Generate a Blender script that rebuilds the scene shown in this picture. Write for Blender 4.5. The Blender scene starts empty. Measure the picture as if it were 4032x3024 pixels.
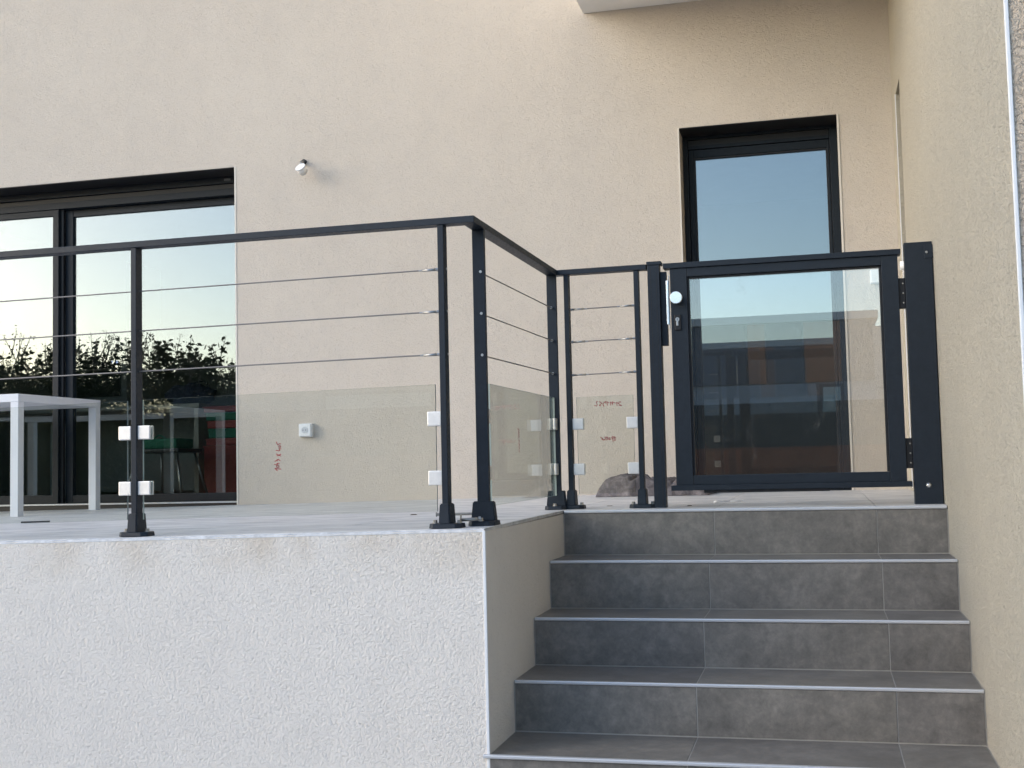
import bpy, bmesh, math, random
from mathutils import Vector, Matrix
random.seed(7)
S = bpy.context.scene
COL = S.collection
R = math.radians
# ------------------------------------------------------------------ camera
CAM = Vector((1.0123, -3.646, 0.1887)); YAW, PITCH, ROLL, FPX = 0.2457, 0.0672, -0.0230, 4798.8
fw = Vector((-math.sin(YAW)*math.cos(PITCH), math.cos(YAW)*math.cos(PITCH), math.sin(PITCH)))
rt0 = Vector((math.cos(YAW), math.sin(YAW), 0)); up0 = rt0.cross(fw)
rt = math.cos(ROLL)*rt0 + math.sin(ROLL)*up0; up = -math.sin(ROLL)*rt0 + math.cos(ROLL)*up0
cd = bpy.data.cameras.new('camera'); cam = bpy.data.objects.new('camera', cd); COL.objects.link(cam)
cam.matrix_world = Matrix(((rt.x, up.x, -fw.x, CAM.x), (rt.y, up.y, -fw.y, CAM.y), (rt.z, up.z, -fw.z, CAM.z), (0, 0, 0, 1)))
cd.sensor_width = 36; cd.lens = FPX/4032*36; cd.clip_start = .05; cd.clip_end = 2000
S.camera = cam
# ------------------------------------------------------------------ sky, sun, exposure
SUN_AZ = R(58)      # from -Y towards -X
SUN_EL = R(20)
sdir = Vector((-math.sin(SUN_AZ)*math.cos(SUN_EL), -math.cos(SUN_AZ)*math.cos(SUN_EL), math.sin(SUN_EL)))
W = bpy.data.worlds.new('World'); S.world = W; W.use_nodes = True
nt = W.node_tree; nt.nodes.clear()
sky = nt.nodes.new('ShaderNodeTexSky'); sky.sky_type = 'NISHITA'; sky.sun_disc = False
sky.sun_elevation = SUN_EL; sky.sun_rotation = math.atan2(sdir.x, sdir.y)
sky.air_density = 1.0; sky.dust_density = 1.15; sky.ozone_density = 1.9
bg = nt.nodes.new('ShaderNodeBackground'); bg.inputs[1].default_value = 0.15
wo = nt.nodes.new('ShaderNodeOutputWorld')
nt.links.new(sky.outputs[0], bg.inputs[0]); nt.links.new(bg.outputs[0], wo.inputs[0])
sl = bpy.data.lights.new('sun', 'SUN'); sl.energy = 0.35; sl.angle = R(40); sl.color = (1, .97, .93)
so = bpy.data.objects.new('sun', sl); COL.objects.link(so)
so.rotation_euler = (-sdir).to_track_quat('-Z', 'Y').to_euler()
S.view_settings.view_transform = 'Standard'; S.view_settings.look = 'None'
S.view_settings.gamma = 1; S.view_settings.use_curve_mapping = False; S.view_settings.exposure = 1.2
S.render.engine = 'CYCLES'
S.cycles.max_bounces = 10; S.cycles.transparent_max_bounces = 24; S.cycles.diffuse_bounces = 5
S.cycles.caustics_reflective = False; S.cycles.caustics_refractive = False; S.cycles.sample_clamp_indirect = 6

# ------------------------------------------------------------------ materials
def newmat(n):
    m = bpy.data.materials.new(n); m.use_nodes = True; t = m.node_tree
    return m, t, t.nodes['Principled BSDF']
def L(t, a, b): t.links.new(a, b)
def ramp(t, fac, stops):
    r = t.nodes.new('ShaderNodeValToRGB'); L(t, fac, r.inputs[0])
    e = r.color_ramp.elements
    while len(e) < len(stops): e.new(.5)
    for k, (p, c) in zip(e, stops): k.position = p; k.color = (*c, 1) if len(c) == 3 else c
    return r.outputs[0]
def noise(t, vec, sc, det=3, ro=.55, dist=0):
    n = t.nodes.new('ShaderNodeTexNoise'); n.inputs['Scale'].default_value = sc; n.inputs['Detail'].default_value = det
    n.inputs['Roughness'].default_value = ro; n.inputs['Distortion'].default_value = dist
    if vec: L(t, vec, n.inputs['Vector'])
    return n.outputs[0]
def pos(t): return t.nodes.new('ShaderNodeNewGeometry').outputs['Position']
def mix(t, fac, a, b, mode='MIX'):
    m = t.nodes.new('ShaderNodeMix'); m.data_type = 'RGBA'; m.blend_type = mode
    for s, v in ((0, fac), (6, a), (7, b)):
        if hasattr(v, 'links'): L(t, v, m.inputs[s])
        else: m.inputs[s].default_value = v if s == 0 else (*v, 1)
    return m.outputs[2]
def bump(t, b, h, st, d, prev=None):
    n = t.nodes.new('ShaderNodeBump'); n.inputs['Strength'].default_value = st; n.inputs['Distance'].default_value = d
    L(t, h, n.inputs['Height'])
    if prev: L(t, prev, n.inputs['Normal'])
    if b: L(t, n.outputs[0], b.inputs['Normal'])
    return n.outputs[0]
def plain(n, c, ro=.5, me=0, var=0, sc=20, spec=None):
    m, t, b = newmat(n)
    b.inputs['Roughness'].default_value = ro; b.inputs['Metallic'].default_value = me
    if spec is not None: b.inputs['Specular IOR Level'].default_value = spec
    if var:
        f = noise(t, pos(t), sc, 4)
        L(t, ramp(t, f, [(.3, tuple(x*(1-var) for x in c)), (.7, tuple(min(1, x*(1+var)) for x in c))]), b.inputs['Base Color'])
        L(t, ramp(t, noise(t, pos(t), sc*3, 3), [(.3, (ro*.8,)*3), (.7, (min(1, ro*1.2),)*3)]), b.inputs['Roughness'])
    else: b.inputs['Base Color'].default_value = (*c, 1)
    return m
def stucco(n, c, c2, scale=62, st=.55, d=.006, stain=None, dist=1.4):
    m, t, b = newmat(n); p = pos(t)
    big = noise(t, p, .9, 5, .6)
    col = ramp(t, big, [(.3, c), (.7, c2)])
    mid = noise(t, p, 7, 4, .65)
    col = mix(t, .35, col, ramp(t, mid, [(.3, (.93, .93, .93)), (.7, (1.05, 1.045, 1.03))]), 'MULTIPLY')
    mp = t.nodes.new('ShaderNodeMapping'); mp.inputs['Scale'].default_value = (5.5, 5.5, .35); L(t, p, mp.inputs[0])
    col = mix(t, .2, col, ramp(t, noise(t, mp.outputs[0], 1.0, 5, .6, .3), [(.35, (.945, .94, .93)), (.6, (1.02, 1.02, 1.02))]), 'MULTIPLY')
    h1 = noise(t, p, scale, 3, .62, dist)
    h2 = noise(t, p, scale*.45, 3, .6, .8)
    hh = ramp(t, h1, [(.30, (0, 0, 0)), (.46, (.6,)*3), (.68, (1, 1, 1))])
    # darker tone in the hollows of the render
    col = mix(t, .36, col, ramp(t, h1, [(.27, (.62, .60, .56)), (.40, (1, 1, 1))]), 'MULTIPLY')
    if stain:
        sx = t.nodes.new('ShaderNodeSeparateXYZ'); L(t, p, sx.inputs[0])
        mr = t.nodes.new('ShaderNodeMapRange'); L(t, sx.outputs[2], mr.inputs[0])
        mr.inputs[1].default_value = -.17; mr.inputs[2].default_value = -.04; mr.clamp = True
        nn = ramp(t, noise(t, p, 3.2, 5, .6), [(.44, (0, 0, 0)), (.66, (1, 1, 1))])
        mm = t.nodes.new('ShaderNodeMath'); mm.operation = 'MULTIPLY'; L(t, mr.outputs[0], mm.inputs[0]); L(t, nn, mm.inputs[1])
        col = mix(t, mm.outputs[0], col, stain)
    L(t, col, b.inputs['Base Color']); b.inputs['Roughness'].default_value = .93; b.inputs['Specular IOR Level'].default_value = .2
    n2 = bump(t, None, h2, st*.45, d*1.2)
    bump(t, b, hh, st, d, n2)
    return m
def tilemat(n, c, dusty):
    m, t, b = newmat(n)
    tc = t.nodes.new('ShaderNodeTexCoord'); oi = t.nodes.new('ShaderNodeObjectInfo')
    sc = t.nodes.new('ShaderNodeVectorMath'); sc.operation = 'SCALE'; sc.inputs[0].default_value = (13, 7, 5); L(t, oi.outputs['Random'], sc.inputs['Scale'])
    ad = t.nodes.new('ShaderNodeVectorMath'); L(t, tc.outputs['Object'], ad.inputs[0]); L(t, sc.outputs[0], ad.inputs[1])
    v = ad.outputs[0]
    a = noise(t, v, 5.5, 8, .68, .35); f2 = noise(t, v, 26, 7, .74, .25); f3 = noise(t, v, 90, 3, .6)
    col = ramp(t, a, [(.33, tuple(x*.78 for x in c)), (.5, c), (.67, tuple(x*1.24 for x in c))])
    col = mix(t, .55, col, ramp(t, f2, [(.33, (.58, .58, .60)), (.5, (1, 1, 1)), (.68, (1.5, 1.47, 1.42))]), 'MULTIPLY')
    col = mix(t, .35, col, ramp(t, f3, [(.3, (.82,)*3), (.7, (1.15,)*3)]), 'MULTIPLY')
    tone = ramp(t, oi.outputs['Random'], [(0, (.93, .93, .95)), (1, (1.07, 1.06, 1.03))])
    col = mix(t, 1, col, tone, 'MULTIPLY')
    if dusty:
        mp = t.nodes.new('ShaderNodeMapping'); mp.inputs['Scale'].default_value = (1.3, 5, 1); L(t, pos(t), mp.inputs[0])
        du = ramp(t, noise(t, mp.outputs[0], 2.2, 6, .68, .5), [(.34, (.15,)*3), (.62, (.9,)*3)])
        col = mix(t, du, col, (.78, .77, .75))
    L(t, col, b.inputs['Base Color'])
    L(t, ramp(t, f2, [(.3, (.42,)*3), (.7, (.6,)*3)]), b.inputs['Roughness'])
    bump(t, b, f3, .12, .001)
    return m
def glassmat(n, tint, refl, ior=1.5, smudge=0):
    m = bpy.data.materials.new(n); m.use_nodes = True; t = m.node_tree; t.nodes.clear()
    o = t.nodes.new('ShaderNodeOutputMaterial'); tr = t.nodes.new('ShaderNodeBsdfTransparent'); tr.inputs[0].default_value = (*tint, 1)
    gl = t.nodes.new('ShaderNodeBsdfGlossy'); gl.inputs['Roughness'].default_value = 0.0; gl.inputs[0].default_value = (.94, .98, .97, 1)
    f0 = refl + ((ior-1)/(ior+1))**2      # Schlick on the unsigned facing angle, so both sides of a pane behave alike
    lw = t.nodes.new('ShaderNodeLayerWeight'); lw.inputs[0].default_value = .5
    pw = t.nodes.new('ShaderNodeMath'); pw.operation = 'POWER'; L(t, lw.outputs['Facing'], pw.inputs[0]); pw.inputs[1].default_value = 5
    ma = t.nodes.new('ShaderNodeMath'); ma.operation = 'MULTIPLY_ADD'; ma.use_clamp = True; L(t, pw.outputs[0], ma.inputs[0]); ma.inputs[1].default_value = 1-f0; ma.inputs[2].default_value = f0
    mx = t.nodes.new('ShaderNodeMixShader'); L(t, ma.outputs[0], mx.inputs[0]); L(t, tr.outputs[0], mx.inputs[1]); L(t, gl.outputs[0], mx.inputs[2])
    out = mx.outputs[0]
    if smudge:
        df = t.nodes.new('ShaderNodeBsdfDiffuse'); df.inputs[0].default_value = (.62, .63, .62, 1)
        p = pos(t)
        a = ramp(t, noise(t, p, 9, 6, .7, 1.5), [(.58, (0, 0, 0)), (.74, (1, 1, 1))])
        b_ = ramp(t, noise(t, p, 70, 4, .7), [(.4, (.02,)*3), (.75, (1,)*3)])
        mm = t.nodes.new('ShaderNodeMath'); mm.operation = 'MULTIPLY'; L(t, a, mm.inputs[0]); L(t, b_, mm.inputs[1])
        m3 = t.nodes.new('ShaderNodeMath'); m3.operation = 'MULTIPLY_ADD'; L(t, mm.outputs[0], m3.inputs[0]); m3.inputs[1].default_value = smudge; m3.inputs[2].default_value = .012
        m2 = t.nodes.new('ShaderNodeMixShader'); L(t, m3.outputs[0], m2.inputs[0]); L(t, out, m2.inputs[1]); L(t, df.outputs[0], m2.inputs[2]); out = m2.outputs[0]
    L(t, out, o.inputs[0])
    return m
def leafmat(n, c):
    m, t, b = newmat(n)
    f = noise(t, pos(t), 6, 3)
    L(t, ramp(t, f, [(.3, tuple(x*.6 for x in c)), (.7, tuple(x*1.4 for x in c))]), b.inputs['Base Color']); b.inputs['Roughness'].default_value = .6
    return m
M = {}
M['stucco'] = stucco('beige_render', (.605, .545, .475), (.635, .575, .502), 88, .62, .0048)
M['stucco_low'] = stucco('pale_render', (.835, .785, .72), (.86, .81, .745), 112, .68, .0045, stain=(.72, .64, .54), dist=.75)
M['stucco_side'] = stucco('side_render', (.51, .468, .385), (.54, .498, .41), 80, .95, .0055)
M['stucco_step'] = stucco('stair_wall_render', (.72, .67, .605), (.75, .70, .635), 85, .55, .004)
M['stucco_end_lit'] = stucco('light_toned_end_render', (.66, .54, .415), (.71, .59, .46), 78, 1.0, .006)  # same beige render as the facade, different lighting on this end put into colour
M['smooth'] = plain('soffit_paint', (.83, .81, .77), .9, 0, .04, 3)
M['bead'] = plain('white_bead', (.84, .85, .86), .45, 0, .03, 9)
M['bead2'] = plain('cream_bead', (.70, .66, .59), .6, 0, .04, 9)
M['lip'] = plain('lip_plaster', (.66, .66, .66), .85, 0, .22, 30)
M['anth'] = plain('anthracite_paint', (.0115, .0180, .0275), .48, 0, .12, 40, .35)
M['anthw'] = plain('anthracite_window', (.008, .013, .019), .5, 0, .1, 30, .25)
M['black'] = plain('black_plastic', (.008, .008, .010), .5)
M['steel'] = plain('satin_steel', (.46, .455, .44), .40, 1, .06, 60)
M['steel_soft'] = plain('brushed_clamp', (.80, .78, .75), .5, .7, .05, 50)
M['steel_dark'] = plain('wire_rope', (.26, .245, .23), .5, .8)
M['chrome'] = plain('bright_steel', (.93, .94, .95), .22, .85)
M['alu'] = plain('alu_trim', (.66, .67, .69), .38, .4)
M['tile'] = tilemat('grey_tile', (.184, .174, .160), False)
M['tile_floor'] = tilemat('grey_floor_tile', (.40, .405, .415), True)
M['grout'] = plain('grout', (.42, .40, .365), .95, 0, .1, 12)
M['slab'] = plain('mortar', (.33, .32, .30), .95, 0, .08, 8)
M['glass'] = glassmat('window_glass', (.90, .925, .91), .125)
M['rglass'] = glassmat('railing_glass', (.945, .96, .942), .0, 1.5)
M['gglass'] = glassmat('gate_glass', (.955, .965, .96), .10, 1.5, .13)
M['gedge'] = plain('glass_edge', (.50, .58, .54), .15, 0, 0, 1)
M['white'] = plain('white_plastic', (.80, .81, .82), .35)
M['white_in'] = plain('socket_well', (.55, .57, .60), .5)
M['tablew'] = plain('white_powder_coat', (.72, .74, .78), .4, 0, .02, 12)
M['red'] = plain('red_marker', (.40, .014, .03), .5)
M['label_grey'] = plain('label_print', (.10, .11, .12), .6)
M['dkink'] = plain('dark_marker', (.09, .02, .03), .5)
M['bolt'] = plain('zinc_bolt', (.42, .39, .34), .45, .8, .2, 60)
M['in_wall'] = plain('room_paint', (.42, .40, .36), .9, 0, .03, 2)
M['in_floor'] = plain('room_floor', (.26, .24, .21), .5, 0, .08, 5)
M['dark_unit'] = plain('dark_cabinet', (.025, .025, .028), .35)
M['oak'] = plain('cabinet_front', (.40, .35, .28), .5, 0, .08, 6)
M['green'] = plain('green_fabric', (.02, .16, .09), .8)
M['crate_red'] = plain('red_plastic', (.32, .025, .02), .45)
M['navy'] = plain('navy_fabric', (.015, .018, .045), .85)
M['paper'] = plain('paper', (.6, .58, .5), .8)
M['asphalt'] = plain('asphalt', (.075, .074, .072), .9, 0, .25, 9)
M['paving'] = plain('concrete_paving', (.46, .45, .43), .9, 0, .12, 3)
M['neigh'] = plain('grey_cladding', (.36, .39, .42), .7, 0, .05, 2)
M['neigh_or'] = plain('orange_panel', (.36, .165, .095), .6, 0, .08, 3)
M['neigh_dk'] = plain('charcoal_panel', (.11, .12, .14), .6)
M['neigh_w'] = plain('roof_edge_white', (.6, .6, .58), .7)
M['neigh_sky_pane'] = plain('painted_sky_pane', (.55, .64, .62), .6)  # pale pane colour stands in for sky mirrored in the neighbour's windows
M['brickish'] = plain('brown_base', (.20, .075, .04), .8, 0, .15, 4)
M['fence'] = plain('dark_fence', (.03, .034, .032), .7, 0, .1, 3)
M['bark'] = plain('bark', (.07, .05, .035), .9, 0, .2, 20)
M['leaf'] = leafmat('leaf_dark', (.035, .05, .018)); M['leaf2'] = leafmat('leaf_mid', (.06, .08, .03)); M['leaf3'] = leafmat('leaf_pale', (.11, .13, .07))
m, t, b = newmat('clock_led'); b.inputs['Base Color'].default_value = (.3, .4, .6, 1); b.inputs['Emission Color'].default_value = (.45, .6, 1, 1); b.inputs['Emission Strength'].default_value = .6; M['led'] = m
# crumpled cover fabric
m, t, b = newmat('cover_fabric'); p = pos(t)
L(t, ramp(t, noise(t, p, 26, 6, .7, .6), [(.3, (.085, .074, .075)), (.5, (.155, .138, .14)), (.72, (.26, .236, .238))]), b.inputs['Base Color']); b.inputs['Roughness'].default_value = .9
bump(t, b, noise(t, p, 38, 5, .65, .8), .6, .01); M['cover'] = m

# ------------------------------------------------------------------ mesh helpers
def newbm(): return bmesh.new()
def abox(bm, x0, x1, y0, y1, z0, z1, bev=0, mi=0):
    x0, x1 = min(x0, x1), max(x0, x1); y0, y1 = min(y0, y1), max(y0, y1); z0, z1 = min(z0, z1), max(z0, z1)
    vs = [bm.verts.new(p) for p in ((x0, y0, z0), (x1, y0, z0), (x1, y1, z0), (x0, y1, z0), (x0, y0, z1), (x1, y0, z1), (x1, y1, z1), (x0, y1, z1))]
    fs = [bm.faces.new([vs[i] for i in q]) for q in ((3, 2, 1, 0), (4, 5, 6, 7), (0, 1, 5, 4), (1, 2, 6, 5), (2, 3, 7, 6), (3, 0, 4, 7))]
    for f in fs: f.material_index = mi
    if bev:
        es = list({e for f in fs for e in f.edges})
        bmesh.ops.bevel(bm, geom=es, offset=bev, segments=2, profile=.6, affect='EDGES')
    return fs
def ahexa(bm, P):   # 8 corner points, bottom 4 then top 4
    vs = [bm.verts.new(p) for p in P]
    for q in ((3, 2, 1, 0), (4, 5, 6, 7), (0, 1, 5, 4), (1, 2, 6, 5), (2, 3, 7, 6), (3, 0, 4, 7)): bm.faces.new([vs[i] for i in q])
def acyl(bm, a, b, r, n=14, r2=None, cap=True):
    a, b = Vector(a), Vector(b); ax = (b-a).normalized(); q = ax.to_track_quat('Z', 'Y'); r2 = r if r2 is None else r2
    A = [bm.verts.new(a + q @ Vector((r*math.cos(2*math.pi*i/n), r*math.sin(2*math.pi*i/n), 0))) for i in range(n)]
    B = [bm.verts.new(b + q @ Vector((r2*math.cos(2*math.pi*i/n), r2*math.sin(2*math.pi*i/n), 0))) for i in range(n)]
    for i in range(n):
        f = bm.faces.new((A[i], A[(i+1) % n], B[(i+1) % n], B[i])); f.smooth = n > 8
    if cap: bm.faces.new(A[::-1]); bm.faces.new(B)
def aprism(bm, poly, z0, z1, scale_top=1.0, c=None):   # poly in XY extruded in Z
    if c is None: c = (sum(p[0] for p in poly)/len(poly), sum(p[1] for p in poly)/len(poly))
    A = [bm.verts.new((x, y, z0)) for x, y in poly]
    B = [bm.verts.new((c[0]+(x-c[0])*scale_top, c[1]+(y-c[1])*scale_top, z1)) for x, y in poly]
    n = len(poly)
    for i in range(n): bm.faces.new((A[i], A[(i+1) % n], B[(i+1) % n], B[i]))
    bm.faces.new(A[::-1]); bm.faces.new(B)
def thing(name, label, cat, loc=(0, 0, 0), group=None):
    o = bpy.data.objects.new(name, None); COL.objects.link(o); o.location = loc; o.empty_display_size = .05
    o['label'] = label; o['category'] = cat
    if group: o['group'] = group
    return o
def rootloc(o):
    v = Vector((0, 0, 0))
    while o is not None: v += o.location; o = o.parent
    return v
def part(name, bm, mat, parent=None, mats=None, label=None, recenter=False):
    off = rootloc(parent) if parent else Vector((0, 0, 0))
    bmesh.ops.recalc_face_normals(bm, faces=bm.faces)
    bm.verts.ensure_lookup_table()
    c = Vector((0, 0, 0))
    if recenter:
        n = len(bm.verts); c = sum((v.co for v in bm.verts), Vector())/n - off
    for v in bm.verts: v.co -= off + c
    me = bpy.data.meshes.new(name); bm.to_mesh(me); bm.free()
    for mm in (mats or [mat]): me.materials.append(M[mm] if isinstance(mm, str) else mm)
    o = bpy.data.objects.new(name, me); COL.objects.link(o); o.location = c
    if parent: o.parent = parent
    if label: o['label'] = label
    return o
def bpart(name, x0, x1, y0, y1, z0, z1, mat, parent=None, bev=0, label=None, recenter=False):
    bm = newbm(); abox(bm, x0, x1, y0, y1, z0, z1, bev); return part(name, bm, mat, parent, None, label, recenter)
def struct(o): o['kind'] = 'structure'; return o
def tag(o, label, cat, group=None):
    o['label'] = label; o['category'] = cat
    if group: o['group'] = group
    return o

# ------------------------------------------------------------------ measures
YW, XR, YD = 3.2314, 1.469, 1.19
XW, ZW, XD1, XD2, ZD = -2.467, 2.0966, .2995, 1.1774, 2.0906
YF = 3.43
ZG = -1.37
NY = [YD, .911, .6305, .3211, -.006, -.30, -.595, -.89]; NZ = [.003, -.1742, -.3526, -.5193, -.6862, -.858, -1.028, -1.199]
def zf(x, y):
    a = -.001 + .0153*min(x, 0); bb = .016 + .011*min(x, 0)
    k = max(0, min(1, y/YW)); return a*(1-k) + bb*k

# ------------------------------------------------------------------ ground and street
struct(bpart('ground', -160, 160, -220, 60, ZG-1.0, ZG-.02, 'asphalt'))
struct(bpart('pavement', -7, 4.5, -7.5, -.0, ZG-.3, ZG, 'paving'))

# ------------------------------------------------------------------ house
H = thing('house', 'beige rendered house with anthracite window and glazed door above the terrace', 'house', (0, YW, 0))
bm = newbm()
WT = .32
abox(bm, -9, -5.4, YW, YW+WT, -.3, ZW)
abox(bm, XW, XD1, YW, YW+WT, -.3, ZD)
abox(bm, XD2, XR, YW, YW+WT, -.3, ZD)
abox(bm, -9, XW, YW, YW+WT, ZW, 5.6)
abox(bm, XW, XR, YW, YW+WT, ZD, 5.6)
abox(bm, -5.4, XW, YW, YW+WT, -.3, -.06); abox(bm, XD1, XD2, YW, YW+WT, -.3, -.03)
part('facade_wall', bm, 'stucco', H)
# side wing with a doorway recess
bm = newbm()
YE = -.683
abox(bm, XR, XR+.34, YE, 2.655, -1.6, 5.6); abox(bm, XR, XR+.34, 2.93, YW+WT, -1.6, 5.6)
abox(bm, XR, XR+.34, 2.655, 2.93, 2.085, 5.6); abox(bm, XR, XR+.34, 2.655, 2.93, -1.6, .0)
abox(bm, XR+.24, XR+.34, 2.6555, 2.9295, .0, 2.0845)
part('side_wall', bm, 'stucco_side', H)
bpart('end_wall', XR+.0005, XR+3.0, YE-.003, YE+.3, -1.6, 5.6, 'stucco_end_lit', H, 0, 'beige end face of the side wall with its light painted in')
# corner beads
bpart('corner_bead', XR-.0035, XR+.0055, YE-.008, YE+.004, -1.6, 5.6, 'bead', H, .002, 'bright white bead on the outer corner of the side wall')
bpart('corner_bead', XR-.004, XR+.002, 2.9305, 2.944, 0.03, 2.085, 'bead', H)
bpart('corner_bead', XD1-.003, XD1+.004, YW-.003, YW+.006, .0, ZD, 'bead2', H)
bpart('corner_bead', XD2-.004, XD2+.006, YW-.004, YW+.006, .0, ZD, 'bead2', H)
bpart('corner_bead', XW-.004, XW+.005, YW-.003, YW+.006, -.02, ZW, 'bead2', H)
# projecting upper storey with its soffit
bm = newbm(); abox(bm, -.2301, XR-.001, YW-1.95, YW-.001, 2.82, 5.6); part('overhang', bm, 'smooth', H)
# rest of the building closed off
bm = newbm(); abox(bm, -9, 5.0, YW+WT+4.6, YW+WT+4.9, -1.6, 5.6); abox(bm, -9, 5.0, YW+WT, YW+WT+4.6, 5.3, 5.6); abox(bm, -9.3, -9, YW, YW+WT+4.9, -1.6, 5.6); abox(bm, 4.7, 5.0, YE, YW+WT+4.9, -1.6, 5.6)
abox(bm, XR+.34, 4.7, YE+.3, YW+WT, 5.3, 5.6)
part('rear_wall', bm, 'stucco', H)
# room inside
bm = newbm(); YI0, YI1 = YW+WT+.002, 7.4
abox(bm, -6.4, 1.4, YI1, YI1+.1, -.1, 2.5); abox(bm, -6.5, -6.4, YI0, YI1+.1, -.1, 2.5); abox(bm, 1.4, 1.45, YI0, YI1+.1, -.1, 2.5)
abox(bm, -.55, -.45, YI0, YI1, -.1, 2.5)
part('room_wall', bm, 'in_wall', H)
bpart('room_floor', -6.4, 1.4, YI0, YI1, -.1, -.015, 'in_floor', H)
bpart('room_ceiling', -6.5, 1.45, YI0, YI1+.1, 2.5, 2.6, 'in_wall', H)

# sliding window
WIN = bpart('sliding_window', -5.4, XW, YF+.002, YF+.09, -.055, -.012, 'anthw', H, .002, 'wide anthracite sliding window with two panes')
def wp(n, x0, x1, y0, y1, z0, z1, mat='anthw', bev=.002): return bpart(n, x0, x1, y0, y1, z0, z1, mat, WIN, bev)
wp('lintel_lining', -5.4, XW-.001, YW+.004, YF-.001, ZW-.004, ZW-.0008, 'black', 0)
wp('shutter_box', -5.4, XW-.001, YF, YF+.12, 2.050, ZW-.001)
wp('shutter_slot', -5.4, XW-.002, YF+.02, YF+.05, 2.018, 2.049, 'black')
wp('frame_head', -5.4, XW-.002, YF+.005, YF+.11, 1.973, 2.017)
wp('frame_jamb', XW-.055, XW-.001, YF+.004, YF+.11, -.011, 1.972); wp('frame_jamb', -5.4, -5.345, YF+.004, YF+.11, -.011, 1.972)
wp('sill_track', -5.4, XW-.002, YF-.012, YF+.001, -.001, .008, 'alu', .001)
wp('sill_track', -5.4, XW-.002, YF-.006, YF+.0015, -.05, -.002, 'black', .001)
# front sash (left)
for a in ((-3.911, -3.868, .010, 1.972), (-5.345, -5.30, .010, 1.972)): wp('sash_stile', a[0], a[1], YF+.012, YF+.052, a[2], a[3])
wp('sash_rail', -5.30, -3.911, YF+.014, YF+.050, 1.932, 1.972); wp('sash_rail', -5.30, -3.911, YF+.014, YF+.050, .010, .065)
wp('sash_seal', -3.868, -3.846, YF+.034, YF+.06, .010, 1.972, 'black')
wp('pane', -5.30, -3.911, YF+.030, YF+.034, .065, 1.932, 'glass', 0)
# rear sash (right)
for a in ((-3.846, -3.79), (XW-.1, XW-.055)): wp('sash_stile', a[0], a[1], YF+.060, YF+.10, .010, 1.972)
wp('sash_rail', -3.79, XW-.1, YF+.062, YF+.098, 1.925, 1.972); wp('sash_rail', -3.79, XW-.1, YF+.062, YF+.098, .010, .062)
wp('pane', -3.79, XW-.1, YF+.078, YF+.082, .062, 1.925, 'glass', 0)
wp('rating_label', -2.645, -2.600, YF-.0015, YF-.0004, 2.066, 2.080, 'label_grey', 0)

# glazed door
DR = bpart('glazed_door', XD1+.002, XD2-.002, YF+.001, YF+.08, -.03, .020, 'anthw', H, .002, 'tall anthracite glazed door reflecting the sky')
def dp(n, x0, x1, y0, y1, z0, z1, mat='anthw', bev=.002): return bpart(n, x0, x1, y0, y1, z0, z1, mat, DR, bev)
dp('lintel_lining', XD1+.001, XD2-.001, YW+.004, YF-.001, ZD-.004, ZD-.0008, 'black', 0)
dp('shutter_box', XD1+.001, XD2-.001, YF, YF+.12, 2.069, ZD-.001)
dp('shutter_slot', XD1+.033, XD2-.046, YF+.012, YF+.05, 2.030, 2.068, 'black')
dp('frame_jamb', XD1+.001, XD1+.032, YF-.002, YF+.08, .021, 2.068); dp('frame_jamb', XD2-.045, XD2-.001, YF-.002, YF+.08, .021, 2.068)
dp('frame_head', XD1+.033, XD2-.046, YF-.004, YF+.07, 2.010, 2.029)
dp('leaf_stile', XD1+.034, .3633, YF+.006, YF+.06, .022, 2.008); dp('leaf_stile', 1.1185, XD2-.047, YF+.006, YF+.06, .022, 2.008)
dp('leaf_rail', .3633, 1.1185, YF+.008, YF+.058, 1.962, 2.008); dp('leaf_rail', .3633, 1.1185, YF+.008, YF+.058, .022, .095)
for a in ((.3633, 1.1185, 1.953, 1.962), (.3633, 1.1185, .095, .104)): dp('glazing_bead', a[0], a[1], YF+.016, YF+.05, a[2], a[3], 'black', .001)
for a in ((.3633, .3715), (1.1105, 1.1185)): dp('glazing_bead', a[0], a[1], YF+.016, YF+.05, .104, 1.953, 'black', .001)
dp('pane', .3715, 1.1105, YF+.030, YF+.034, .104, 1.953, 'glass', 0)

# ------------------------------------------------------------------ terrace wall, floor and stairs
TW = thing('terrace_wall', 'low pale rendered retaining wall below the railing', 'wall', (-2, 0, ZG))
bm = newbm()
N = 14
def lipz(x): return zf(x, 0) - .006
xs = [-8 + 8*i/N for i in range(N+1)]
f = []; bk = []
for x in xs: f.append((x, 0, lipz(x))); bk.append((x, .28, lipz(x)))
vb = [bm.verts.new((x, 0, ZG-.3)) for x in xs]; vt = [bm.verts.new(p) for p in f]; vk = [bm.verts.new(p) for p in bk]
for i in range(N):
    bm.faces.new((vb[i], vb[i+1], vt[i+1], vt[i])); bm.faces.new((vt[i], vt[i+1], vk[i+1], vk[i]))
part('front_face', bm, 'stucco_low', TW)
bm = newbm()
ahexa(bm, [(-.30, .001, ZG-.3), (-.0005, .001, ZG-.3), (-.0005, 3.2, ZG-.3), (-.30, 3.2, ZG-.3), (-.30, .001, -.012), (-.0005, .001, -.012), (-.0005, 3.2, -.006), (-.30, 3.2, -.006)])
part('stair_side_face', bm, 'stucco_step', TW)
bpart('corner_bead', -.007, .0025, -.0035, .004, ZG-.3, -.0085, 'bead', TW, .002, 'white bead on the corner beside the stairs')
bm = newbm(); NL = 260; rl = random.Random(5); ring = []
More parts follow.
